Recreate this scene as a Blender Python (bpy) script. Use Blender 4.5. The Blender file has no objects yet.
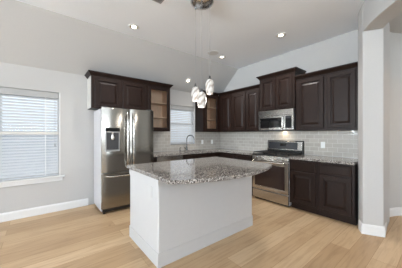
import bpy, bmesh, math, random
from mathutils import Vector, Matrix
random.seed(7)
S = bpy.context.scene
COL = S.collection
R = math.radians

# ------------------------------------------------------------------ camera, sky, ceiling fill, exposure
cam_d = bpy.data.cameras.new('camera')
cam = bpy.data.objects.new('camera', cam_d); COL.objects.link(cam)
cam.location = (0, 0, 1.308); cam.rotation_euler = (R(90), 0, R(51.67 - 90))
cam_d.sensor_width = 36; cam_d.lens = 199.5 / 402 * 36
cam_d.shift_x = (201 - 197.75) / 402; cam_d.shift_y = (134.3 - 134) / 402
cam_d.clip_start = .02
S.camera = cam

W = bpy.data.worlds.new('sky'); S.world = W; W.use_nodes = True
bgn = W.node_tree.nodes['Background']
bgn.inputs[0].default_value = (.88, .94, 1.0, 1); bgn.inputs[1].default_value = 1.5

def area(name, loc, rot, sx, sy, power, color=(1, 1, 1)):
    l = bpy.data.lights.new(name, 'AREA'); l.shape = 'RECTANGLE'; l.size = sx; l.size_y = sy
    l.energy = power; l.color = color
    o = bpy.data.objects.new(name, l); COL.objects.link(o); o.location = loc; o.rotation_euler = rot
    return o
DAY = (.78, .905, 1)
# added upward fill at unseen living-room openings, for daylight and ceiling bounce
area('ceiling_fill_left', (-9.40, .9, 1.65), (0, R(-165), 0), 2.3, 5.6, 2200, DAY)
area('ceiling_fill_rear', (-1.6, -6.40, 1.7), (R(162), 0, 0), 7.4, 2.4, 560, DAY)

S.view_settings.view_transform = 'Standard'; S.view_settings.look = 'None'
S.view_settings.gamma = 1; S.view_settings.use_curve_mapping = False
S.view_settings.exposure = 0.34

# ------------------------------------------------------------------ materials
def srgb(r, g, b):
    f = lambda c: (c / 255 / 12.92) if c / 255 <= .04045 else ((c / 255 + .055) / 1.055) ** 2.4
    return (f(r), f(g), f(b), 1)
class Mat:
    def __init__(s, name):
        s.m = bpy.data.materials.new(name); s.m.use_nodes = True
        s.t = s.m.node_tree; s.b = s.t.nodes['Principled BSDF']
    def n(s, typ, **kw):
        x = s.t.nodes.new(typ)
        for k, v in kw.items(): setattr(x, k, v)
        return x
    def l(s, a, b): s.t.links.new(a, b)
    def coords(s, scale=(1, 1, 1), rot=(0, 0, 0), loc=(0, 0, 0)):
        tc = s.n('ShaderNodeTexCoord'); mp = s.n('ShaderNodeMapping')
        mp.inputs['Scale'].default_value = scale; mp.inputs['Rotation'].default_value = rot; mp.inputs['Location'].default_value = loc
        s.l(tc.outputs['Object'], mp.inputs['Vector']); return mp.outputs[0]
    def ramp(s, fac, stops, interp='LINEAR'):
        r = s.n('ShaderNodeValToRGB'); r.color_ramp.interpolation = interp
        e = r.color_ramp.elements
        while len(e) < len(stops): e.new(.5)
        for i, (p, c) in enumerate(stops): e[i].position = p; e[i].color = c
        s.l(fac, r.inputs[0]); return r.outputs[0]
    def bump(s, h, strength=.2, dist=.002):
        b = s.n('ShaderNodeBump'); b.inputs['Strength'].default_value = strength; b.inputs['Distance'].default_value = dist
        s.l(h, b.inputs['Height']); s.l(b.outputs[0], s.b.inputs['Normal'])
def simple(name, col, rough=.5, metal=0, noise=0, nscale=20, bump=0, **kw):
    M = Mat(name); b = M.b
    b.inputs['Roughness'].default_value = rough; b.inputs['Metallic'].default_value = metal
    nz = M.n('ShaderNodeTexNoise'); nz.inputs['Scale'].default_value = nscale; nz.inputs['Detail'].default_value = 3
    M.l(M.coords(kw.pop('stretch', (1, 1, 1))), nz.inputs['Vector'])
    k = noise
    c0 = tuple(max(0, v * (1 - k)) for v in col[:3]) + (1,); c1 = tuple(min(1, v * (1 + k)) for v in col[:3]) + (1,)
    M.l(M.ramp(nz.outputs['Fac'], [(.3, c0), (.7, c1)]), b.inputs['Base Color'])
    if bump: M.bump(nz.outputs['Fac'], bump)
    for k2, v in kw.items(): b.inputs[k2].default_value = v
    return M.m
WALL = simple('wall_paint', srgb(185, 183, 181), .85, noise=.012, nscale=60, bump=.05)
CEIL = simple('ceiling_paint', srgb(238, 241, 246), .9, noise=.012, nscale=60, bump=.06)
HALLW = simple('hall_paint', srgb(186, 184, 181), .85, noise=.012, nscale=60, bump=.05)
TRIM = simple('white_trim_paint', srgb(216, 215, 214), .45, noise=.01)
ISL = simple('island_white_paint', srgb(186, 185, 185), .5, noise=.01)
CAB = simple('espresso_stained_wood', srgb(34, 21, 16), .43, noise=.22, nscale=14, stretch=(6, 6, .5), **{'Specular IOR Level': .22})
CABIN = simple('brightened_interior_maple', srgb(222, 186, 155), .5, noise=.1, nscale=10, stretch=(4, 4, .5))  # maple, colour raised to stand in for light inside the cabinets
CABSIDE = simple('pale_cabinet_side', srgb(188, 184, 178), .5, noise=.03)  # paler colour on the left side of the refrigerator cabinet
STEEL = simple('brushed_stainless', srgb(150, 146, 139), .18, 1.0, noise=.06, nscale=30, stretch=(1, 1, 12))
STEELH = simple('brushed_stainless_horizontal', srgb(184, 180, 175), .2, 1.0, noise=.06, nscale=30, stretch=(12, 12, 1))
FSIDE = simple('grey_appliance_side', srgb(196, 194, 196), .4, .15, noise=.02)
CHROME_BRIGHT = simple('brightened_chrome', srgb(222, 220, 217), .22, 1.0, noise=.01)  # canopy chrome, its white reflection put in as a brighter colour
CHROME = simple('darkened_polished_chrome', srgb(120, 120, 122), .1, 1.0, noise=.01)  # chrome darkened so the faucet's backlit look is in the colour
BLACK = simple('black_glass', srgb(14, 14, 15), .06, noise=.05)
BLKM = simple('black_enamel', srgb(22, 21, 21), .35, noise=.1)
DGREY = simple('dark_grey_plastic', srgb(58, 58, 60), .45, noise=.05)
SPKG = simple('grey_speaker_mesh', srgb(122, 122, 122), .6, noise=.05)
GREYP = simple('grey_plastic', srgb(150, 150, 150), .45, noise=.03)
WHITEP = simple('white_plastic', srgb(238, 238, 236), .35, noise=.01)
RAILB = simple('blind_rail_cream', srgb(205, 202, 196), .5, noise=.01)
RAILG = simple('blind_valance', srgb(168, 167, 166), .5, noise=.01)
def slat_mat():
    M = Mat('white_blind_slat'); out = M.t.nodes['Material Output']; M.b.inputs['Base Color'].default_value = srgb(222, 223, 225); M.b.inputs['Roughness'].default_value = .5
    tr = M.n('ShaderNodeBsdfTranslucent'); tr.inputs[0].default_value = srgb(235, 238, 242)
    mx = M.n('ShaderNodeMixShader'); mx.inputs[0].default_value = .3; M.l(M.b.outputs[0], mx.inputs[1]); M.l(tr.outputs[0], mx.inputs[2]); M.l(mx.outputs[0], out.inputs[0]); return M.m
SLAT = slat_mat()
OVENG = simple('oven_door_glass', srgb(52, 40, 38), .05, noise=.05)
LCD = simple('grey_display', srgb(52, 53, 57), .2, noise=.05)

def glass_mat(name, tint=(1, 1, 1, 1), gl=.12):
    M = Mat(name); out = M.t.nodes['Material Output']
    tr = M.n('ShaderNodeBsdfTransparent'); tr.inputs[0].default_value = tint
    g = M.n('ShaderNodeBsdfGlossy'); g.inputs['Roughness'].default_value = .03
    fr = M.n('ShaderNodeFresnel'); fr.inputs[0].default_value = 1.35
    mx = M.n('ShaderNodeMixShader'); M.l(fr.outputs[0], mx.inputs[0]); M.l(tr.outputs[0], mx.inputs[1]); M.l(g.outputs[0], mx.inputs[2])
    M.l(mx.outputs[0], out.inputs[0]); return M.m
GLASS = glass_mat('clear_glass', (.93, .95, .96, 1))
def emit(name, col, s):
    M = Mat(name); M.b.inputs['Base Color'].default_value = col
    M.b.inputs['Emission Color'].default_value = col; M.b.inputs['Emission Strength'].default_value = s
    return M.m
BULB = emit('lit_lamp_lens', (1, .93, .80, 1), 6)

GOLD = simple('gold_reflector', srgb(176, 150, 84), .3, 1.0, noise=.03)
def granite():
    M = Mat('speckled_grey_granite'); c = M.coords()
    v = M.n('ShaderNodeTexVoronoi'); v.inputs['Scale'].default_value = 135; M.l(c, v.inputs['Vector'])
    sep = M.n('ShaderNodeSeparateColor'); M.l(v.outputs['Color'], sep.inputs[0])
    n2 = M.n('ShaderNodeTexNoise'); n2.inputs['Scale'].default_value = 28; n2.inputs['Detail'].default_value = 4; M.l(c, n2.inputs['Vector'])
    ad = M.n('ShaderNodeMath', operation='MULTIPLY_ADD'); ad.inputs[1].default_value = .75
    sc = M.n('ShaderNodeMath', operation='MULTIPLY'); sc.inputs[1].default_value = .3; M.l(n2.outputs['Fac'], sc.inputs[0])
    M.l(sep.outputs[0], ad.inputs[0]); M.l(sc.outputs[0], ad.inputs[2])
    col = M.ramp(ad.outputs[0], [(.0, srgb(22, 21, 21)), (.24, srgb(34, 31, 31)), (.31, srgb(92, 86, 82)), (.5, srgb(122, 115, 110)), (.72, srgb(152, 146, 140)), (.9, srgb(192, 187, 181))])
    M.l(col, M.b.inputs['Base Color']); M.b.inputs['Roughness'].default_value = .06
    M.b.inputs['Specular IOR Level'].default_value = .32
    return M.m
GRAN = granite()

def floor_mat():
    M = Mat('light_oak_planks'); c = M.coords(loc=(.35, .055, 0))
    br = M.n('ShaderNodeTexBrick'); br.offset = .37; br.offset_frequency = 2
    for k, v in (('Scale', 1), ('Mortar Size', .0016), ('Mortar Smooth', .1), ('Bias', 0), ('Brick Width', 1.9), ('Row Height', .19)): br.inputs[k].default_value = v
    br.inputs['Color1'].default_value = (0, 0, 0, 1); br.inputs['Color2'].default_value = (1, 1, 1, 1); br.inputs['Mortar'].default_value = (.5, .5, .5, 1)
    M.l(c, br.inputs['Vector'])
    base = M.ramp(br.outputs['Color'], [(0, srgb(172, 143, 110)), (.5, srgb(186, 158, 124)), (1, srgb(198, 171, 138))])
    gc = M.coords((1.2, 14, 1)); g = M.n('ShaderNodeTexNoise'); g.inputs['Scale'].default_value = 2.2; g.inputs['Detail'].default_value = 6; g.inputs['Distortion'].default_value = .6
    M.l(gc, g.inputs['Vector'])
    gr = M.ramp(g.outputs['Fac'], [(.32, (.78, .74, .70, 1)), (.55, (1, 1, 1, 1)), (.75, (1.0, .98, .95, 1))])
    m1 = M.n('ShaderNodeMix', data_type='RGBA', blend_type='MULTIPLY'); m1.inputs[0].default_value = .8
    M.l(base, m1.inputs[6]); M.l(gr, m1.inputs[7])
    kc = M.coords((1, 1.8, 1)); k = M.n('ShaderNodeTexVoronoi'); k.inputs['Scale'].default_value = 1.7; M.l(kc, k.inputs['Vector'])
    kn = M.ramp(k.outputs['Distance'], [(.018, (.40, .30, .22, 1)), (.045, (1, 1, 1, 1))])
    m2 = M.n('ShaderNodeMix', data_type='RGBA', blend_type='MULTIPLY'); m2.inputs[0].default_value = .8
    M.l(m1.outputs[2], m2.inputs[6]); M.l(kn, m2.inputs[7])
    m3 = M.n('ShaderNodeMix', data_type='RGBA'); m3.inputs[7].default_value = srgb(140, 106, 72)
    M.l(br.outputs['Fac'], m3.inputs[0]); M.l(m2.outputs[2], m3.inputs[6])
    M.l(m3.outputs[2], M.b.inputs['Base Color']); M.b.inputs['Roughness'].default_value = .42
    M.b.inputs['Specular IOR Level'].default_value = .35
    return M.m
FLOOR = floor_mat()

def tile_mat(name, rot):
    M = Mat(name); sp = M.n('ShaderNodeSeparateXYZ'); M.l(M.coords(), sp.inputs[0]); cb = M.n('ShaderNodeCombineXYZ')
    M.l(sp.outputs[rot], cb.inputs[0]); M.l(sp.outputs[2], cb.inputs[1]); c = cb.outputs[0]
    br = M.n('ShaderNodeTexBrick'); br.offset = .5
    for k, v in (('Scale', 1), ('Mortar Size', .004), ('Mortar Smooth', .3), ('Brick Width', .1525), ('Row Height', .0765)): br.inputs[k].default_value = v
    br.inputs['Color1'].default_value = srgb(180, 173, 164); br.inputs['Color2'].default_value = srgb(190, 184, 175); br.inputs['Mortar'].default_value = srgb(212, 209, 204)
    M.l(c, br.inputs['Vector']); M.l(br.outputs['Color'], M.b.inputs['Base Color'])
    M.b.inputs['Roughness'].default_value = .05
    n = M.n('ShaderNodeTexNoise'); n.inputs['Scale'].default_value = 14; M.l(c, n.inputs['Vector'])
    su = M.n('ShaderNodeMath', operation='MULTIPLY_ADD'); su.inputs[1].default_value = -1.0
    M.l(br.outputs['Fac'], su.inputs[0]); M.l(n.outputs['Fac'], su.inputs[2])
    M.bump(su.outputs[0], .6, .004); return M.m
TILEB = tile_mat('glossy_subway_tile_back', 0)      # (x, z)
TILER = tile_mat('glossy_subway_tile_right', 1)

def shade_mat():
    M = Mat('swirled_art_glass'); c = M.coords((1, 1, .55), rot=(.5, .3, 0))
    w = M.n('ShaderNodeTexWave', bands_direction='Z'); w.inputs['Scale'].default_value = 7; w.inputs['Distortion'].default_value = 5; w.inputs['Detail'].default_value = 2; w.inputs['Detail Scale'].default_value = 1.5; M.l(c, w.inputs['Vector'])
    col = M.ramp(w.outputs['Fac'], [(.0, srgb(150, 140, 132)), (.25, srgb(176, 170, 164)), (.75, srgb(204, 200, 195))])
    M.l(col, M.b.inputs['Base Color']); M.l(col, M.b.inputs['Emission Color'])
    M.b.inputs['Emission Strength'].default_value = .05; M.b.inputs['Roughness'].default_value = .12
    return M.m
SHADE = shade_mat()

# ------------------------------------------------------------------ mesh helpers (world coordinates)
class MB:
    def __init__(s): s.v = []; s.f = []
    def add(s, vs, fs):
        k = len(s.v); s.v += [tuple(p) for p in vs]; s.f += [tuple(i + k for i in f) for f in fs]; return s
    def box(s, x0, x1, y0, y1, z0, z1):
        return s.add([(x0, y0, z0), (x1, y0, z0), (x1, y1, z0), (x0, y1, z0), (x0, y0, z1), (x1, y0, z1), (x1, y1, z1), (x0, y1, z1)],
                     [(0, 3, 2, 1), (4, 5, 6, 7), (0, 1, 5, 4), (1, 2, 6, 5), (2, 3, 7, 6), (3, 0, 4, 7)])
    def prism(s, pts, z0, z1):          # pts: 2D outline, counter-clockwise
        n = len(pts); vs = [(x, y, z0) for x, y in pts] + [(x, y, z1) for x, y in pts]
        fs = [tuple(range(n - 1, -1, -1)), tuple(range(n, 2 * n))] + [(i, (i + 1) % n, n + (i + 1) % n, n + i) for i in range(n)]
        return s.add(vs, fs)
    def loft(s, rings, close0=True, close1=True):
        n = len(rings[0]); vs = [p for r in rings for p in r]; fs = []
        for a in range(len(rings) - 1):
            for i in range(n):
                j = (i + 1) % n; fs.append((a * n + i, a * n + j, (a + 1) * n + j, (a + 1) * n + i))
        if close0: fs.append(tuple(range(n - 1, -1, -1)))
        if close1: fs.append(tuple(range((len(rings) - 1) * n, len(rings) * n)))
        return s.add(vs, fs)
    def lathe(s, c, prof, seg=24, axis=Vector((0, 0, 1))):     # prof: (r, h) along axis from c
        a = axis.normalized(); u = a.orthogonal().normalized(); w = a.cross(u); c = Vector(c)
        return s.loft([[c + a * h + (u * math.cos(2 * math.pi * i / seg) + w * math.sin(2 * math.pi * i / seg)) * max(r, 1e-4) for i in range(seg)] for r, h in prof])
    def tube(s, pts, r, seg=10):
        pts = [Vector(p) for p in pts]; rings = []; u = None
        for i, p in enumerate(pts):
            t = (pts[min(i + 1, len(pts) - 1)] - pts[max(i - 1, 0)]).normalized()
            u = t.orthogonal() if u is None else (u - t * u.dot(t)); u.normalize(); w = t.cross(u)
            rr = r[i] if isinstance(r, (list, tuple)) else r
            rings.append([p + (u * math.cos(2 * math.pi * k / seg) + w * math.sin(2 * math.pi * k / seg)) * rr for k in range(seg)])
        return s.loft(rings)
    def sweep(s, path, prof):           # path: 2D polyline; prof: closed (out, z); out = right of the travel direction
        P = [Vector(p) for p in path]; rings = []
        for i, p in enumerate(P):
            d0 = (P[i] - P[i - 1]).normalized() if i else None; d1 = (P[i + 1] - P[i]).normalized() if i < len(P) - 1 else None
            n = [Vector((d.y, -d.x)) for d in (d0, d1) if d is not None]
            m = n[0] if len(n) == 1 else (n[0] + n[1]) / (1 + n[0].dot(n[1]))
            rings.append([(p.x + m.x * o, p.y + m.y * o, z) for o, z in prof])
        return s.loft(rings)
    def panel(s, O, u, n, w, h, rings, cap=True):   # rectangle rings (inset, depth) on a door face; O lower corner, v is up
        O, u, n = Vector(O), Vector(u), Vector(n); v = Vector((0, 0, 1)); rr = []
        for ins, dep in rings:
            rr.append([O + u * a + v * b + n * dep for a, b in ((ins, ins), (w - ins, ins), (w - ins, h - ins), (ins, h - ins))])
        return s.loft(rr, True, cap)
    def build(s, name, mat, parent=None, smooth=False, bevel=0, seg=2, kind=None):
        base = Vector((0, 0, 0))
        if parent is not None: base = BASE.get(parent.name, Vector((0, 0, 0)))
        me = bpy.data.meshes.new(name); me.from_pydata([tuple(Vector(p) - base) for p in s.v], [], s.f); me.update()
        bm = bmesh.new(); bm.from_mesh(me); bmesh.ops.recalc_face_normals(bm, faces=bm.faces); bm.to_mesh(me); bm.free()
        o = bpy.data.objects.new(name, me); COL.objects.link(o); me.materials.append(mat)
        if parent is not None: o.parent = parent; BASE[o.name] = base
        if smooth or bevel:
            for p in me.polygons: p.use_smooth = True
            me.set_sharp_from_angle(angle=R(35)) if not bevel else None
        if bevel:
            b = o.modifiers.new('bevel', 'BEVEL'); b.width = bevel; b.segments = seg; b.limit_method = 'ANGLE'; b.angle_limit = R(35); b.harden_normals = True
        if kind: o['kind'] = kind
        return o
BASE = {}
def thing(name, label, cat, loc, group=None):
    o = bpy.data.objects.new(name, None); COL.objects.link(o); o.location = loc; o.empty_display_size = .1
    o['label'] = label; o['category'] = cat
    if group: o['group'] = group
    BASE[o.name] = Vector(loc); return o
def tag(o, label, cat, group=None):
    o['label'] = label; o['category'] = cat
    if group: o['group'] = group
    return o
def struct(name, mb, mat, **k): return mb.build(name, mat, kind='structure', **k)

# ------------------------------------------------------------------ the room
XR, YB, ZLOW, ZF, YS = 4.09, 4.15, 2.385, 3.03, 3.46
XL, YR = -9.5, -6.5
struct('floor', MB().box(XL - .2, 6.2, YR - .2, YB + .2, -.12, 0), FLOOR)
# ceiling: flat part and the slope that falls to the window wall
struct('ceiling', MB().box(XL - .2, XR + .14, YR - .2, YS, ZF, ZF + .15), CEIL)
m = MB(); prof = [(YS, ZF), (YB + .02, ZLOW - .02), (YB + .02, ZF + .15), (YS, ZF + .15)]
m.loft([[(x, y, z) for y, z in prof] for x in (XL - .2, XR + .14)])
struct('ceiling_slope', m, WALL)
# window wall, two openings
def wall_y(mb, y0, y1, x0, x1, zt, holes):      # wall along X with rectangular holes (x0,x1,z0,z1)
    xs = x0
    for a, b, c, d in sorted(holes):
        mb.box(xs, a, y0, y1, 0, zt); mb.box(a, b, y0, y1, 0, c); mb.box(a, b, y0, y1, d, zt); xs = b
    mb.box(xs, x1, y0, y1, 0, zt); return mb
W1 = (-1.25, .275, .60, 2.02); W2 = (2.435, 3.183, 1.055, 2.02)
struct('wall_back', wall_y(MB(), YB, YB + .16, XL - .2, XR + .16, ZLOW + .05, [(-6.95, -5.2, .6, 2.1), W1, W2]), WALL)
struct('wall_right', MB().box(XR, XR + .16, .60, YB + .0, 0, ZF + .05), WALL)
m = MB(); HL = (-2.0, 3.8, .4, 2.85)
m.box(XL - .16, XL, YR, HL[0], 0, ZF + .05).box(XL - .16, XL, HL[1], YB, 0, ZF + .05).box(XL - .16, XL, HL[0], HL[1], 0, HL[2]).box(XL - .16, XL, HL[0], HL[1], HL[3], ZF + .05)
struct('wall_left', m, WALL)
struct('wall_rear', wall_y(MB(), YR - .16, YR, XL - .16, 6.0, ZF + .05, [(-5.4, 2.2, .4, 2.9)]), WALL)

# curved archway wall at the right, its reveal, and the hall behind it
def arc_pts(s0, s1, n=14):
    out = []; x, y, s = 3.58, .82, 0.0; ds = .01; k = 0
    want = [s0 + (s1 - s0) * i / n for i in range(n + 1)]
    while k < len(want):
        a = R(20 + 28 * s)
        if s >= want[k] - 1e-9: out.append((x, y, a)); k += 1
        x -= math.cos(a) * ds; y -= math.sin(a) * ds; s += ds
    return out
def band(pts, th, z0, z1, mb):
    f = [(x, y) for x, y, a in pts]; b = [(x + math.sin(a) * th, y - math.cos(a) * th) for x, y, a in pts]
    mb.prism(f + b[::-1], z0, z1)
TH = .215
m = MB(); f = arc_pts(0, .26, 7); b = [(x + math.sin(a) * TH, y - math.cos(a) * TH) for x, y, a in f]
m.prism([(x, y) for x, y, a in f] + [b[-1], (4.10, .56), (4.10, .82)], 0, ZF + .02)
band(arc_pts(.26, 1.6, 24), TH, 2.66, ZF + .02, m); band(arc_pts(1.6, 2.0, 8), TH, 0, ZF + .02, m)
struct('wall_arch', m, WALL, bevel=.012, seg=3)
# hall: concave curved wall
hp = [(3.72, .60)]
for i in range(19):
    t = R(100 - i * 5.5); hp.append((4.10 + .86 * math.cos(t), -.22 + .86 * math.sin(t)))
hp += [(4.96, -1.4), (4.96, YR)]
ho = [(p[0] + .25, p[1] + .25) for p in hp]
m = MB()
for i in range(1, len(hp) - 1):
    m.prism([hp[i], hp[i + 1], ho[i + 1], ho[i]], 0, ZF + .02)
struct('wall_hall', m, HALLW)
fr = arc_pts(.0, 2.0, 20); bk = [(x + math.sin(a) * TH * .5, y - math.cos(a) * TH * .5) for x, y, a in fr]
struct('ceiling_hall', MB().prism([(4.0, .70)] + bk + [(bk[-1][0], YR), (5.1, YR), (5.1, .70)], 2.94, 3.0), HALLW)

# baseboards
BBP = [(0, 0), (.015, 0), (.015, .105), (.008, .125), (.004, .13), (0, .13)]
struct('baseboard_back', MB().sweep([(XL, YB), (.70, YB)], BBP), TRIM)
struct('baseboard_left', MB().sweep([(XL, YR), (XL, YB)], BBP), TRIM)
struct('baseboard_arch', MB().sweep([(x, y) for x, y, a in f if x < 3.47] + [b[-1], (b[-1][0] + .3, b[-1][1] + .03)], BBP), TRIM)
struct('baseboard_hall', MB().sweep(hp[1:], BBP), TRIM)
struct('baseboard_rear', MB().sweep([(4.9, YR), (XL, YR)], BBP), TRIM)

# windows: frame, sashes, glass (structure), sill; each with its blind as a thing
def window(name, W_, sill):
    x0, x1, z0, z1 = W_; y0, y1 = YB + .075, YB + .125; zm = (z0 + z1) / 2 + .02
    m = MB()
    for a in ((x0, x0 + .04, z0, z1), (x1 - .04, x1, z0, z1), (x0, x1, z0, z0 + .045), (x0, x1, z1 - .045, z1), (x0, x1, zm - .025, zm + .025)):
        m.box(a[0], a[1], y0, y1, a[2], a[3])
    m.box(x0 + .0005, x0 + .018, YB - .003, y0 - .0005, z0 + .003, z1).box(x1 - .018, x1 - .0005, YB - .003, y0 - .0005, z0 + .003, z1)
    w = struct(name, m, TRIM)
    if x1 - x0 > 1.2: struct_c = MB().box((x0 + x1) / 2 - .03, (x0 + x1) / 2 + .03, y0 - .003, y1 + .003, z0, z1).build('mullion', TRIM, w)
    MB().box(x0 + .04, x1 - .04, y0 + .022, y0 + .028, z0 + .04, z1 - .04).build('window_glass', GLASS, w)
    if sill:
        MB().box(x0 - .06, x1 + .06, YB - .045, YB + .08, z0 - .022, z0 + .002).box(x0 - .03, x1 + .03, YB - .018, YB - .001, z0 - .085, z0 - .022).build('window_sill', TRIM, w, bevel=.004)
    return w
window('window_1', W1, True); window('window_2', W2, False); window('window_3', (-6.95, -5.2, .6, 2.1), True)
struct('wall_exterior', MB().box(-9, 5, 8.5, 8.6, -1, 1.36), simple('weathered_blue_grey_fence', srgb(150, 160, 174), .8, noise=.08, nscale=6))
def blind(W_, label, tilt, pitch, zmid=None):
    x0, x1, z0, z1 = W_; x0 += .026; x1 -= .026; yc = YB + .035
    t = thing('window_blind', label, 'blind', ((x0 + x1) / 2, yc, z0))
    MB().box(x0, x1, yc - .03, yc + .028, z1 - .105, z1 - .006).build('head_rail', RAILG, t, bevel=.004)
    m = MB(); z = z1 - .125; w = .024; c, s_ = math.cos(R(tilt)), math.sin(R(tilt))
    while z > z0 + .05:
        pr = []
        for k in range(5):
            q = -1 + k / 2; arch = .003 * (1 - q * q)
            pr.append((yc + q * w * c - arch * s_, z + q * w * s_ + arch * c))
        pr2 = [(a, b - .0025) for a, b in pr[::-1]]
        m.loft([[(x, a, b) for a, b in pr + pr2] for x in (x0, x1)]); z -= pitch
    m.build('slats', SLAT, t)
    MB().box(x0, x1, yc - .025, yc + .025, z0 + .008, z0 + .028).build('bottom_rail', SLAT, t, bevel=.003)
    n = 3 if x1 - x0 > 1 else 2
    if zmid: MB().box(x0, x1, yc - .034, yc - .028, zmid - .02, zmid + .02).build('middle_rail', RAILB, t, bevel=.002)
    for i in range(n):
        x = x0 + (x1 - x0) * ((i + .5) / n if n == 2 else (.12, .5, .88)[i])
        MB().box(x - .004, x + .004, yc - .0285, yc - .0275, z0 + .02, z1 - .06).build('ladder_cord', WHITEP, t)
    cx = x1 - .05
    MB().tube([(cx, yc - .034, z1 - .05), (cx, yc - .034, z0 + .55)], .0015, 6).lathe((cx, yc - .034, z0 + .50), [(.0, .0), (.008, .005), (.006, .04), (.001, .055)], 10).build('pull_cord', GREYP, t)
    return t
blind(W1, 'wide white slatted blind in the large window left of the refrigerator', 50, .0455, 1.325)
blind(W2, 'narrow white slatted blind in the kitchen window above the sink', 46, .043)

# backsplash
m = MB(); ZB, ZT = .914, 1.372
m.box(1.70, W2[0], YB - .01, YB, ZB, ZT).box(W2[0], W2[1], YB - .01, YB, ZB, W2[2]).box(W2[1], XR - .01, YB - .01, YB, ZB, ZT)
struct('trim_backsplash_back', m, TILEB)
struct('trim_backsplash_right', MB().box(XR - .01, XR, .83, YB - .01, ZB, 1.372), TILER)
struct('trim_window_ledge', MB().box(W2[0], W2[1], YB - .012, YB + .075, W2[2] - .012, W2[2]), TILEB)

# ------------------------------------------------------------------ cabinets
RAISED = [(0, -.019), (0, -.004), (.004, 0), (.050, 0), (.053, -.015), (.072, -.015), (.100, -.002)]
FRAME = [(0, -.019), (0, -.004), (.004, 0), (.050, 0), (.056, -.005), (.056, -.019)]
DRAWER = [(0, -.019), (0, -.006), (.006, 0), (.014, 0), (.02, -.003), (.026, 0)]
CROWN = [(0, 0), (.006, 0), (.006, .014), (.016, .022), (.040, .054), (.052, .060), (.052, .078), (0, .078)]
def door(parent, O, u, n, w, h, kind=RAISED, name='door'):
    n = Vector(n); O = Vector(O) + n * .0195
    if kind is FRAME:
        u_ = Vector(u); v = Vector((0, 0, 1)); m = MB()
        rr = [[O + u_ * a + v * b_ + n * dep for a, b_ in ((i, i), (w - i, i), (w - i, h - i), (i, h - i))] for i, dep in FRAME]
        m.loft(rr + [rr[0]], False, False)
        d = m.build(name, CAB, parent)
        g = MB().panel(O, u, n, w, h, [(.054, -.012), (.054, -.008)]); g.build('glass_pane', GLASS, d)
        return d
    return MB().panel(O, u, n, w, h, kind).build(name, CAB, parent)

# wall cabinets on the back wall (face at Y = FB) and on the right wall (face at X = FX)
FB, FX = YB - .33, XR - .33
c = thing('wall_cabinet', 'dark wall cabinet with two raised panel doors above the refrigerator', 'cabinet', (1.18, YB, 1.765), 'dark wall cabinets')
MB().box(.69, 1.72, FB, YB - .002, 1.765, 2.33).build('body', CAB, c, bevel=.002)
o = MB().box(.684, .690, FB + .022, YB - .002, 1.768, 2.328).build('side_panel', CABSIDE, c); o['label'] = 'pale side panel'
door(c, (.745, FB, 1.785), (1, 0, 0), (0, -1, 0), .425, .51); door(c, (1.222, FB, 1.785), (1, 0, 0), (0, -1, 0), .44, .51)
MB().sweep([(.69, YB - .002), (.69, FB), (1.72, FB)][::-1], [(-o_, z + 2.315) for o_, z in CROWN] ).build('crown_molding', CAB, c) if False else \
MB().sweep([(.69, YB - .002), (.69, FB), (1.72, FB)], [(o_, z + 2.315) for o_, z in CROWN]).build('crown_molding', CAB, c)

def glass_cab(label, x0, x1, crown, dx0, dw, shelves, side=None, z0=1.372, fill=None):
    c = thing('glass_front_cabinet', label, 'cabinet', ((x0 + x1) / 2, YB, z0), 'dark wall cabinets')
    m = MB(); t = .018
    m.box(x0, x0 + t, FB, YB - .002, z0, 2.33).box(x1 - t, x1, FB, YB - .002, z0, 2.33).box(x0 + t, x1 - t, FB, YB - .002, z0, z0 + t).box(x0 + t, x1 - t, FB, YB - .002, 2.33 - t, 2.33)
    m.box(x0 + t, dx0 + .03, FB, FB + .02, z0 + t, 2.33 - t).box(dx0 + dw - .03, x1 - t, FB, FB + .02, z0 + t, 2.33 - t)
    m.box(dx0 + .03, dx0 + dw - .03, FB, FB + .02, z0 + t, z0 + .05).box(dx0 + .03, dx0 + dw - .03, FB, FB + .02, 2.275, 2.33 - t)
    if fill: m.box(fill, x1 - t, FB + .02, YB - .012, z0 + t, 2.33 - t)
    m.build('body', CAB, c)
    xe = fill or x1 - t
    m = MB().box(x0 + t, xe, YB - .012, YB - .006, z0 + t, 2.33 - t).box(x0 + t, x0 + t + .004, FB + .021, YB - .012, z0 + t, 2.33 - t).box(xe - .004, xe, FB + .021, YB - .012, z0 + t, 2.33 - t)
    m.box(x0 + t, xe, FB + .021, YB - .012, z0 + t, z0 + t + .004).box(x0 + t, xe, FB + .021, YB - .012, 2.33 - t - .004, 2.33 - t)
    o = m.build('interior_lining', CABIN, c); o['label'] = 'wood interior brightened as if lit'
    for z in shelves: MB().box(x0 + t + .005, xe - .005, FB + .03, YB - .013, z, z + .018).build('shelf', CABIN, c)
    door(c, (dx0, FB, z0 + .025), (1, 0, 0), (0, -1, 0), dw, 2.29 - z0 - .025, FRAME)
    MB().sweep(crown, [(o_, z + 2.315) for o_, z in CROWN]).build('crown_molding', CAB, c)
    return c
glass_cab('glass front cabinet with wood shelves coloured as if lit between refrigerator and kitchen window', 1.722, 2.245, [(1.722, FB), (2.245, FB), (2.245, YB - .002)], 1.735, .485, (1.66, 1.965))
cg = glass_cab('narrow glass front cabinet right of the kitchen window in the corner', 3.195, XR - .345, [(3.195, YB - .002), (3.195, FB), (FX - .058, FB)], 3.255, .43, (1.68, 1.985), fill=3.70)

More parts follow.
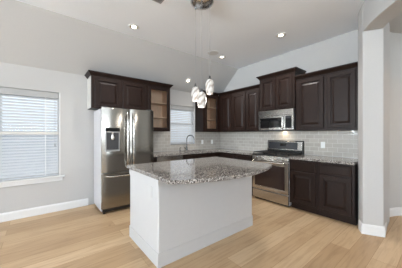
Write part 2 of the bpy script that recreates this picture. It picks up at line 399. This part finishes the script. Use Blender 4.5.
def right_cab(label, y0, y1, z0, z1, doors, crown, face=FX, dz0=.045, dz1=.04):
    c = thing('wall_cabinet', label, 'cabinet', (XR, (y0 + y1) / 2, z0), 'dark wall cabinets')
    MB().box(face, XR - .002, y0, y1, z0, z1).build('body', CAB, c, bevel=.002)
    for a, b_ in doors: door(c, (face, b_, z0 + dz0), (0, -1, 0), (-1, 0, 0), b_ - a, z1 - z0 - dz0 - dz1)
    MB().sweep(crown, [(o_, z + z1 - .015) for o_, z in CROWN]).build('crown_molding', CAB, c)
    return c
right_cab('corner wall cabinet with one door beside the narrow glass front cabinet', 3.372, YB - .002, 1.372, 2.33, [(3.405, 3.735)], [(FX, FB + .0), (FX, 3.372)])
right_cab('single door wall cabinet second from the corner on the range wall', 2.942, 3.370, 1.372, 2.33, [(2.965, 3.345)], [(FX, 3.370), (FX, 2.942)])
right_cab('single door wall cabinet touching the left side of the microwave', 2.554, 2.940, 1.372, 2.33, [(2.59, 2.918)], [(FX, 2.940), (FX, 2.554)])
FT = XR - .37
right_cab('taller raised two door cabinet directly above the microwave', 1.795, 2.552, 1.797, 2.482, [(1.84, 2.155), (2.19, 2.515)], [(XR - .002, 2.552), (FT, 2.552), (FT, 1.795), (XR - .002, 1.795)], FT, .025)
right_cab('wide two door wall cabinet on the right above the outlet', .85, 1.793, 1.372, 2.33, [(.885, 1.265), (1.325, 1.745)], [(FX, 1.793), (FX, .85)])

# base cabinets
BX, BY = 3.48, 3.54
def base_right(label, y0, y1, doors, face=BX):
    c = thing('base_cabinet', label, 'cabinet', ((face + XR) / 2, (y0 + y1) / 2, 0), 'dark base cabinets')
    MB().box(face, XR - .002, y0, y1, .105, .872).build('body', CAB, c, bevel=.002)
    MB().box(face + .07, XR - .004, y0, y1, 0, .105).build('toe_kick', CAB, c)
    for a, b_ in doors:
        door(c, (face, b_, .135), (0, -1, 0), (-1, 0, 0), b_ - a, .535)
        MB().panel(Vector((face - .0195, b_, .695)), (0, -1, 0), (-1, 0, 0), b_ - a, .15, DRAWER).build('drawer', CAB, c)
    return c
base_right('dark base cabinet with drawer and door at the far right end by the white wall', .835, 1.302, [(.865, 1.275)])
base_right('dark base cabinet with drawer and door touching the right side of the range', 1.304, 1.770, [(1.335, 1.745)])
base_right('dark base cabinet touching the left side of the range', 2.545, 3.02, [(2.575, 2.99)])
base_right('dark corner base cabinet where the two counters meet', 3.022, YB - .012, [(3.05, 3.46)])
c = thing('base_cabinet', 'dark sink base cabinet under the kitchen window', 'cabinet', (2.9, 3.85, 0), 'dark base cabinets')
MB().box(2.384, BX - .002, BY, YB - .012, .105, .70).box(2.384, 2.40, BY, YB - .012, .70, .872).box(2.40, BX - .002, BY, BY + .02, .70, .872).build('body', CAB, c)
MB().box(2.384, BX - .002, BY + .07, YB - .014, 0, .105).build('toe_kick', CAB, c)
for a in (2.42, 2.86):
    door(c, (a, BY, .135), (1, 0, 0), (0, -1, 0), .42, .535)
    MB().panel((a, BY - .0195, .695), (1, 0, 0), (0, -1, 0), .42, .15, DRAWER).build('drawer_front', CAB, c)
c = tag(MB().box(1.712, 1.768, BY, YB - .012, 0, .872).build('end_panel', CAB, bevel=.002), 'narrow dark end panel between refrigerator and dishwasher', 'panel')

# worktops
m = MB()
def slab(mb, x0, x1, y0, y1): mb.box(x0, x1, y0, y1, .874, .914)
sx0, sx1, sy0, sy1 = 2.52, 3.20, 3.60, 3.99
slab(m, 1.705, sx0, 3.505, YB - .011); slab(m, sx0, sx1, 3.505, sy0); slab(m, sx0, sx1, sy1, YB - .011); slab(m, sx1, XR - .011, 3.505, YB - .011)
slab(m, 3.445, XR - .011, 2.545, 3.505)
tag(m.build('countertop', GRAN), 'L-shaped speckled grey granite countertop around the sink and corner', 'countertop')
tag(MB().box(3.445, XR - .011, .832, 1.771, .874, .914).build('countertop', GRAN, bevel=.004), 'short grey granite countertop right of the range below the outlet', 'countertop')

# sink and faucet
m = MB(); rr = lambda x0, x1, y0, y1, z: [(x0, y0, z), (x1, y0, z), (x1, y1, z), (x0, y1, z)]
m.loft([rr(sx0 + .002, sx1 - .002, sy0 + .002, sy1 - .002, .873), rr(sx0 + .012, sx1 - .012, sy0 + .012, sy1 - .012, .873), rr(sx0 + .02, sx1 - .02, sy0 + .02, sy1 - .02, .725), rr(sx0 + .02, sx1 - .02, sy0 + .02, sy1 - .02, .72), rr(sx0 + .002, sx1 - .002, sy0 + .002, sy1 - .002, .715)], False, True)
m.add(rr(sx0 + .02, sx1 - .02, sy0 + .02, sy1 - .02, .7255), [(0, 1, 2, 3)])
t = thing('kitchen_sink', 'stainless undermount sink in the counter below the kitchen window', 'sink', (2.86, 3.8, .715))
m.build('basin', STEELH, t)
MB().lathe((2.86, 3.8, .7257), [(.045, 0), (.045, .003), (.03, .004), (.028, .001)], 20).build('drain', CHROME, t)
FXP, FYP = 2.86, 4.06
t = thing('faucet', 'chrome gooseneck faucet standing behind the sink', 'faucet', (FXP, FYP, .914))
MB().lathe((FXP, FYP, .9145), [(.03, 0), (.03, .008), (.022, .014), (.020, .07), (.016, .08), (.0, .08)], 20).build('base', CHROME, t, smooth=True)
dv = Vector((.62, -.78, 0)).normalized(); P = [Vector((FXP, FYP, .99)), Vector((FXP, FYP, 1.18))]
for i in range(1, 13):
    a = math.pi - math.pi * i / 12 * 1.08
    P.append(Vector((FXP, FYP, 1.18)) + dv * (.095 + .095 * math.cos(a)) + Vector((0, 0, .105 * math.sin(a))))
MB().tube(P, .012, 12).build('spout', CHROME, t, smooth=True)
e = P[-1]; MB().tube([e, e + Vector((0, 0, -.075))], [.0145, .017], 12).build('spray_head', CHROME, t, smooth=True)
MB().tube([(FXP - .02, FYP, .96), (FXP - .05, FYP, .965), (FXP - .085, FYP, 1.0)], [.008, .007, .005], 8).build('lever_handle', CHROME, t, smooth=True)
t = thing('soap_dispenser', 'small chrome soap dispenser left of the faucet', 'dispenser', (2.66, 4.06, .914))
MB().lathe((2.66, 4.06, .9145), [(.02, 0), (.02, .006), (.012, .012), (.011, .05), (.0, .05)], 16).build('base', CHROME, t, smooth=True)
MB().tube([(2.66, 4.06, .96), (2.66, 4.06, .985), (2.665, 4.01, .985)], .006, 8).build('nozzle', CHROME, t, smooth=True)

# ------------------------------------------------------------------ refrigerator
t = thing('refrigerator', 'stainless french door refrigerator with water dispenser and bottom freezer', 'refrigerator', (1.235, 3.8, 0))
x0, x1, yf, yd = .78, 1.69, 3.475, 3.535
o = MB().box(x0 + .004, x1 - .004, yd + .008, 4.12, .035, 1.735).build('body', FSIDE, t, bevel=.006); o['label'] = 'pale grey cabinet body'
def curved_front(a, b, z0, z1, bulge=.018, n=14, hole=None):
    mid, hw = (a + b) / 2, (b - a) / 2
    fy = lambda x: yf + bulge * (abs((x - mid) / hw) ** 2.6)
    xs = [a + (b - a) * (.5 - .5 * math.cos(math.pi * i / n)) for i in range(n + 1)]
    pts = [(x, fy(x)) for x in xs] + [(b, yd), (a, yd)]
    return MB().prism(pts, z0, z1), fy
xm = 1.238; ZG = .665
d, fyl = curved_front(x0, xm - .003, ZG + .006, 1.75)
dl = d.build('door', STEEL, t, bevel=.004)
d, fyr = curved_front(xm + .003, x1, ZG + .006, 1.75)
dr = d.build('door', STEEL, t, bevel=.004)
d, fyd = curved_front(x0, x1, .085, ZG - .006, .014)
dd = d.build('freezer_drawer', STEEL, t, bevel=.004)
MB().box(x0 + .02, x1 - .02, yf + .03, yd + .01, .03, .08).build('base_grille', BLKM, t)
for x in (x0 + .05, x1 - .05):
    for y in (yf + .06, 4.06): MB().lathe((x, y, 0), [(.022, 0), (.022, .012), (.012, .014), (.012, .036)], 14).build('foot', BLKM, t)
for x in (x0 + .06, x1 - .06): MB().box(x - .045, x + .045, yd - .03, yd + .09, 1.752, 1.772).build('hinge_cover', DGREY, t, bevel=.004)
def bar_handle(pts, parent, r=.013):
    return MB().tube(pts, r, 12).build('handle', STEELH, parent, smooth=True)
for x, par in ((xm - .052, dl), (xm + .052, dr)):
    P = []
    for i in range(17):
        q = i / 16; z = .74 + q * .93
        off = .058 * min(1, math.sin(math.pi * q) * 3.2) ** .6 if 0 < q < 1 else 0
        P.append((x, yf + .012 - off, z))
    bar_handle(P, par, .014)
P = [(x0 + .07 + (x1 - x0 - .14) * i / 16, yf + .008 - (.058 * min(1, math.sin(math.pi * i / 16) * 3.2) ** .6 if 0 < i < 16 else 0), .612) for i in range(17)]
bar_handle(P, dd, .014)
# dispenser on the left door
a, b_, z0, z1 = .835, 1.06, 1.025, 1.415
di = thing; yy = yf - .006
m = MB()
m.box(a, b_, yy, yf + .02, 1.355, z1)
dsp = m.build('dispenser_display', BLACK, dl, bevel=.003); 
m = MB().box(a, a + .016, yy, yf + .02, z0, 1.353).box(b_ - .016, b_, yy, yf + .02, z0, 1.353).box(a + .016, b_ - .016, yy, yf + .02, z0, z0 + .03).box(a + .016, b_ - .016, yy, yf + .02, 1.335, 1.353)
m.build('dispenser_frame', GREYP, dl, bevel=.002)
MB().box(a + .016, b_ - .016, yf - .0015, yf + .02, z0 + .03, 1.335).build('dispenser_recess', DGREY, dl)
MB().lathe((.947, yf - .012, 1.215), [(.030, 0), (.034, .02), (.030, .085), (.018, .12), (.0, .12)], 16).build('dispenser_nozzle', STEELH, dl, smooth=True)
MB().box(.87, 1.025, yf - .02, yf - .001, z0 + .032, z0 + .044).build('drip_tray', BLKM, dl)

# ------------------------------------------------------------------ dishwasher
t = thing('dishwasher', 'stainless dishwasher between refrigerator and sink cabinet', 'dishwasher', (2.075, 3.85, 0))
MB().box(1.774, 2.378, BY + .01, 4.12, .10, .868).build('body', DGREY, t)
MB().box(1.776, 2.376, BY - .022, BY + .008, .115, .775).build('door', STEELH, t, bevel=.004)
MB().box(1.776, 2.376, BY - .026, BY + .008, .779, .866).build('control_panel', STEELH, t, bevel=.004)
MB().tube([(1.83, BY - .022, .735), (1.83, BY - .055, .735), (2.32, BY - .055, .735), (2.32, BY - .022, .735)], .010, 10).build('handle', STEELH, t, smooth=True)
MB().box(1.776, 2.376, BY + .06, BY + .10, 0, .10).build('toe_kick', BLKM, t)

# ------------------------------------------------------------------ range
t = thing('gas_range', 'stainless gas range with black grates and large oven window', 'range', (3.76, 2.155, 0))
y0, y1, xf = 1.777, 2.537, 3.455
MB().box(xf + .03, XR - .012, y0, y1, .03, .895).build('body', FSIDE, t) 
MB().box(xf + .05, XR - .03, y0 + .02, y1 - .02, 0, .03).build('base', BLKM, t)
dr_ = MB().box(xf - .005, xf + .028, y0 + .003, y1 - .003, .035, .205).build('drawer', STEELH, t, bevel=.006)
od = MB()
O = Vector((xf - .012, y1 - .003, .218)); w, hh = y1 - y0 - .006, .578
od = MB().panel(O, (0, -1, 0), (-1, 0, 0), w, hh, [(0, -.038), (0, -.004), (.004, 0), (.06, 0), (.066, -.004)])
odo = od.build('oven_door', STEELH, t)
MB().panel(O + Vector((0, 0, .012)), (0, -1, 0), (-1, 0, 0), w, hh - .03, [(.062, -.004), (.062, .001), (.066, .003)]).build('oven_window', OVENG, odo)
MB().tube([(xf - .012, y0 + .05, .772), (xf - .062, y0 + .05, .775), (xf - .062, y1 - .05, .775), (xf - .012, y1 - .05, .772)], .016, 12).build('handle', STEELH, odo, smooth=True)
cp = MB(); cp.loft([[(xf - .016, y, .803), (xf - .006, y, .893), (xf + .05, y, .893), (xf + .05, y, .803)] for y in (y0, y1)])
cpo = cp.build('control_panel', STEELH, t, bevel=.004)
for i in range(5):
    y = y0 + .10 + i * .14
    k = MB().lathe((xf - .0115, y, .850), [(.024, 0), (.024, .008), (.019, .010), (.017, .034), (.013, .037), (0, .037)], 18, Vector((-1, 0, .09))).build('knob', STEELH, cpo, smooth=True)
    MB().lathe((xf - .0105, y, .850), [(.029, 0), (.029, .002), (.0, .002)], 18, Vector((-1, 0, .09))).build('knob_ring', BLKM, k)
MB().box(xf - .012, XR - .10, y0, y1, .8955, .914).build('cooktop', BLKM, t, bevel=.005)
for gx in (3.60, 3.84):
    for gy in (1.97, 2.345):
        bn = MB().lathe((gx, gy, .9145), [(.055, 0), (.055, .008), (.04, .01), (.04, .022), (.033, .026), (0, .026)], 20).build('burner', BLKM, t)
for yc in (1.905, 2.157, 2.409):
    m = MB(); hx0, hx1, hy = xf + .03, XR - .15, .118; z = .944
    for yy_ in (yc - hy, yc, yc + hy): m.box(hx0, hx1, yy_ - .006, yy_ + .006, z, z + .014)
    for xx in (hx0, hx0 + (hx1 - hx0) / 4, (hx0 + hx1) / 2, hx0 + (hx1 - hx0) * .75, hx1): m.box(xx - .006, xx + .006, yc - hy, yc + hy, z, z + .014)
    for xx in (hx0, hx1):
        for yy_ in (yc - hy, yc + hy): m.box(xx - .007, xx + .007, yy_ - .007, yy_ + .007, .914, z)
    m.build('grate', BLKM, t)
m = MB(); m.loft([[(XR - .10, y, .914), (XR - .085, y, 1.165), (XR - .07, y, 1.178), (XR - .014, y, 1.178), (XR - .014, y, .914)] for y in (y0, y1)])
bg = m.build('backguard', BLKM, t, bevel=.004)
xa = lambda z: XR - .10 + .015 * (z - .914) / .251
m = MB(); m.loft([[(xa(z) - .006, y, z) for z in (.985, 1.16)] + [(xa(z) + .004, y, z) for z in (1.16, .985)] for y in (y0 + .005, y1 - .005)])
m.build('steel_panel', STEELH, bg, bevel=.002)
m = MB(); m.loft([[(xa(z) - .009, y, z) for z in (1.0, 1.145)] + [(xa(z) - .004, y, z) for z in (1.145, 1.0)] for y in (y0 + .095, y1 - .035)])
dp = m.build('display_panel', LCD, bg)
m = MB(); m.loft([[(xa(z) - .0105, y, z) for z in (1.06, 1.115)] + [(xa(z) - .008, y, z) for z in (1.115, 1.06)] for y in (2.10, 2.23)])
m.build('clock_display', BLACK, dp)

# ------------------------------------------------------------------ microwave
t = thing('microwave', 'stainless microwave mounted over the range', 'microwave', (XR - .2, 2.17, 1.385))
y0, y1, z0, z1, xf = 1.800, 2.550, 1.385, 1.794, XR - .405
MB().box(xf + .004, XR - .012, y0, y1, z0, z1).build('body', DGREY, t, bevel=.003)
MB().box(xf - .012, xf + .003, y0, y1, 1.685, z1 - .002).build('top_vent_trim', STEELH, t, bevel=.004)
m = MB().panel((xf - .012, y1, z0 + .012), (0, -1, 0), (-1, 0, 0), .575, .283, [(0, -.014), (0, -.003), (.003, 0), (.042, 0), (.045, -.003)])
md = m.build('door', STEELH, t)
MB().panel((xf - .012, y1, z0 + .012), (0, -1, 0), (-1, 0, 0), .575, .283, [(.043, -.004), (.043, 0), (.046, .001)]).build('door_window', BLACK, md)
MB().tube([(xf - .012, y1 - .548, 1.42), (xf - .045, y1 - .553, 1.435), (xf - .052, y1 - .555, 1.54), (xf - .045, y1 - .553, 1.645), (xf - .012, y1 - .548, 1.66)], .011, 10).build('handle', STEELH, md, smooth=True)
cpn = MB().box(xf - .012, xf + .003, y0, y1 - .579, z0 + .012, 1.680).build('control_panel', STEELH, t, bevel=.003)
MB().box(xf - .014, xf - .011, y0 + .03, y1 - .60, 1.425, 1.66).build('keypad', BLACK, cpn)
MB().box(xf - .0155, xf - .0135, y0 + .04, y1 - .61, 1.615, 1.65).build('clock_display', LCD, cpn)
MB().box(xf + .0, xf + .3, y0 + .01, y1 - .01, z0 - .006, z0 - .0005).build('bottom_vent', BLKM, t)

l = bpy.data.lights.new('cooktop_lamp', 'AREA'); l.shape = 'RECTANGLE'; l.size = .3; l.size_y = .06; l.energy = .9; l.color = (1, .82, .6)
o = bpy.data.objects.new('cooktop_lamp', l); COL.objects.link(o); o.parent = t; o.location = (XR - .16 - (XR - .2), 0, -.012)

# ------------------------------------------------------------------ island
t = thing('kitchen_island', 'white painted kitchen island base with plain panelled sides and baseboard', 'island', (1.63, 2.13, 0))
IX0, IX1, IY0, IY1 = .905, 2.395, 1.765, 2.55
MB().box(IX0, IX1, IY0, IY1, 0, .872).build('body', ISL, t, bevel=.014, seg=3)
ring = lambda prof, nm: MB().sweep([((IX0 + IX1) / 2, IY1), (IX0, IY1), (IX0, IY0), (IX1, IY0), (IX1, IY1), ((IX0 + IX1) / 2 + .0, IY1)], [(-o_, z) for o_, z in prof]).build(nm, ISL, t)
ring2 = lambda prof, nm: MB().sweep([((IX0 + IX1) / 2, IY1), (IX0, IY1), (IX0, IY0), (IX1, IY0), (IX1, IY1), ((IX0 + IX1) / 2, IY1)][::-1], prof).build(nm, ISL, t)
ring2([(-.005, .0), (.016, .0), (.016, .115), (.009, .135), (.004, .14), (-.005, .14)], 'baseboard')
ring2([(-.005, .80), (.006, .80), (.010, .83), (.022, .85), (.026, .872), (-.005, .872)], 'top_molding')
# bowed granite top
pts = []
ex0, ex1, ye, yb, bow = .868, 2.45, 1.47, 2.58, .19
def arcc(cx, cy, r, a0, a1, n=6): return [(cx + r * math.cos(R(a0 + (a1 - a0) * i / n)), cy + r * math.sin(R(a0 + (a1 - a0) * i / n))) for i in range(n + 1)]
n = 28
for i in range(n + 1):
    q = i / n; x = ex0 + .015 + (ex1 - ex0 - .03) * q; pts.append((x, ye - bow * (1 - (2 * q - 1) ** 2)))
pts += [(ex1, ye + .02)] + arcc(ex1 - .02, yb - .02, .02, 0, 90) + arcc(ex0 + .02, yb - .02, .02, 90, 180) + [(ex0, ye + .02)]
tag(MB().prism(pts, .874, .914).build('island_countertop', GRAN, bevel=.008, seg=3), 'bow-fronted polished grey granite top on the white island', 'countertop')

# ------------------------------------------------------------------ outlets and switches
def outlet(label, p, n, mat=None, name='wall_outlet', rocker=False, w=.07, h=.115):
    n = Vector(n); u = Vector((n.y, -n.x, 0)); v = Vector((0, 0, 1)); p = Vector(p) + n * .0005
    t = thing(name, label, 'outlet', p)
    o = MB().panel(p - u * w / 2 - v * h / 2, u, n, w, h, [(0, 0), (0, .004), (.004, .006)]).build('cover_plate', mat or WHITEP, t)
    if rocker:
        MB().panel(p - u * .016 - v * .032, u, n, .032, .064, [(0, .005), (0, .008), (.002, .009)]).build('rocker', WHITEP, o)
    else:
        for dz in (-.022, .022):
            MB().panel(p - u * .015 + v * (dz - .013), u, n, .03, .026, [(0, .005), (0, .0075), (.003, .008)]).build('socket', mat or WHITEP, o)
    return t
outlet('white outlet on the backsplash just right of the kitchen window', (3.43, YB - .01, 1.10), (0, -1, 0))
outlet('white switch plate on the backsplash closest to the room corner', (3.78, YB - .01, 1.10), (0, -1, 0), name='wall_switch', rocker=True)
outlet('white outlet on the tiled backsplash right of the range', (XR - .01, 1.45, 1.112), (-1, 0, 0))
outlet('white outlet on the left end panel of the island', (IX0, 1.93, .71), (-1, 0, 0), ISL)

# ------------------------------------------------------------------ ceiling fittings
def downlight(label, p, n=(0, 0, -1), power=60, r=.085, cat='recessed light', col=(1, .98, .95)):
    n = Vector(n).normalized(); p = Vector(p)
    t = thing('recessed_light', label, cat, p, 'recessed ceiling lights')
    MB().lathe(p + n * .001, [(r * .72, 0), (r * .72, .004), (r * .80, .010), (r, .006), (r, 0)], 28, n).build('trim_ring', TRIM, t, smooth=True)
    MB().lathe(p + n * .001, [(r * .48, 0), (r * .48, .002), (r * .71, .005), (r * .71, 0)], 24, n).build('reflector', GOLD, t)
    MB().lathe(p + n * .001, [(r * .47, 0), (r * .47, .003), (0, .004)], 24, n).build('lens', BULB, t)
    l = bpy.data.lights.new('downlight_beam', 'SPOT'); l.energy = power; l.spot_size = R(130); l.spot_blend = .8; l.shadow_soft_size = .06; l.color = col
    o = bpy.data.objects.new('downlight_beam', l); COL.objects.link(o); o.parent = t; o.location = n * .03
    o.rotation_euler = n.to_track_quat('-Z', 'Y').to_euler()
    return t
downlight('recessed ceiling light on the flat ceiling above the refrigerator', (1.18, 3.14, ZF))
downlight('recessed ceiling light in front of the cabinet above the microwave', (3.28, 1.82, ZF))
downlight('recessed ceiling light beside the round ceiling speaker', (3.18, 3.15, ZF))
sl = Vector((0, -(ZF - ZLOW), -(YB - YS))).normalized()
zs = ZLOW + (YB - 3.915) * (ZF - ZLOW) / (YB - YS)
downlight('tilted eyeball light on the sloped ceiling above the kitchen window', (2.80, 3.915, zs), sl, 26, .08)
for x, y in ((-1.6, 2.4), (-1.6, -.8), (1.2, -.6), (1.5, -3.2)):  # added lamps out of view, extra light for the room
    downlight('added unseen recessed ceiling light over the living area', (x, y, ZF), power=22)
downlight('warm recessed light over the hall behind the archway', (3.9, -.45, 2.94), power=30, col=(1, .64, .36))

t = thing('ceiling_speaker', 'round grey speaker grille in the flat ceiling behind the pendants', 'speaker', (2.87, 3.11, ZF))
MB().lathe((2.87, 3.11, ZF - .001), [(.098, 0), (.115, 0), (.115, .006), (.10, .009), (.098, .009)], 32, Vector((0, 0, -1))).build('rim', TRIM, t, smooth=True)
MB().lathe((2.87, 3.11, ZF - .001), [(.098, 0), (.098, .007), (0, .008)], 32, Vector((0, 0, -1))).build('grille', SPKG, t)
t = thing('ceiling_vent', 'dark grey slatted air vent at the top edge of the ceiling', 'vent', (1.09, 2.28, ZF))
vx0, vx1, vy0, vy1 = .90, 1.245, 2.20, 2.36; z = ZF - .001
m = MB().box(vx0, vx1, vy0, vy0 + .02, z - .008, z).box(vx0, vx1, vy1 - .02, vy1, z - .008, z).box(vx0, vx0 + .02, vy0 + .02, vy1 - .02, z - .008, z).box(vx1 - .02, vx1, vy0 + .02, vy1 - .02, z - .008, z)
m.build('frame', GREYP, t)
MB().box(vx0 + .02, vx1 - .02, vy0 + .02, vy1 - .02, z - .002, z).build('backing', BLKM, t)
m = MB()
for i in range(6): m.box(vx0 + .02, vx1 - .02, vy0 + .03 + i * .0185, vy0 + .037 + i * .0185, z - .008, z - .002)
m.build('louvers', GREYP, t)
t = thing('wall_fitting', 'small white fitting on the wall just above the large window', 'fitting', (-.52, YB, 2.11))
MB().lathe((-.53, YB - .0005, 2.11), [(.035, 0), (.035, .006), (.014, .010), (.012, .045), (0, .047)], 18, Vector((0, -1, 0))).build('bracket', WHITEP, t, smooth=True)

# pendant: one chrome canopy, three cords, three art glass shades
cxp, cyp = 1.625, 1.965
t = thing('pendant_light', 'chrome round canopy hanging three swirled glass pendants over the island', 'pendant light', (cxp, cyp, ZF))
MB().lathe((cxp, cyp, ZF - .001), [(.150, 0), (.154, .018), (.152, .034), (.145, .046), (.11, .066), (.05, .076), (0, .077)], 40, Vector((0, 0, -1))).build('canopy', CHROME_BRIGHT, t, smooth=True)
for (px, py, pz) in ((1.602, 2.074, 1.837), (1.571, 1.906, 1.737), (1.702, 1.905, 1.917)):
    MB().tube([(px, py, pz + .135), (px, py, ZF - .06)], .0016, 8).build('cord', GREYP, t)
    MB().lathe((px, py, ZF - .084), [(.0, 0), (.009, .0), (.009, .034), (0, .034)], 12).build('cord_grip', CHROME, t)
    h = .098
    sh = MB().lathe((px, py, pz - h), [(.030, 0), (.040, .004), (.049, .03), (.0555, .075), (.0565, .10), (.053, .135), (.043, .168), (.028, .188), (.016, .194), (0, .195)], 28).build('shade', SHADE, t, smooth=True)
    MB().lathe((px, py, pz + h - .002), [(.018, 0), (.018, .010), (.012, .016), (.010, .04), (.004, .044), (0, .044)], 16).build('cap', CHROME, sh, smooth=True)
    l = bpy.data.lights.new('pendant_glow', 'POINT'); l.energy = 1.5; l.shadow_soft_size = .05; l.color = (1, .95, .88)
    o = bpy.data.objects.new('pendant_glow', l); COL.objects.link(o); o.parent = t; o.location = Vector((px, py, pz - h - .07)) - Vector((cxp, cyp, ZF))
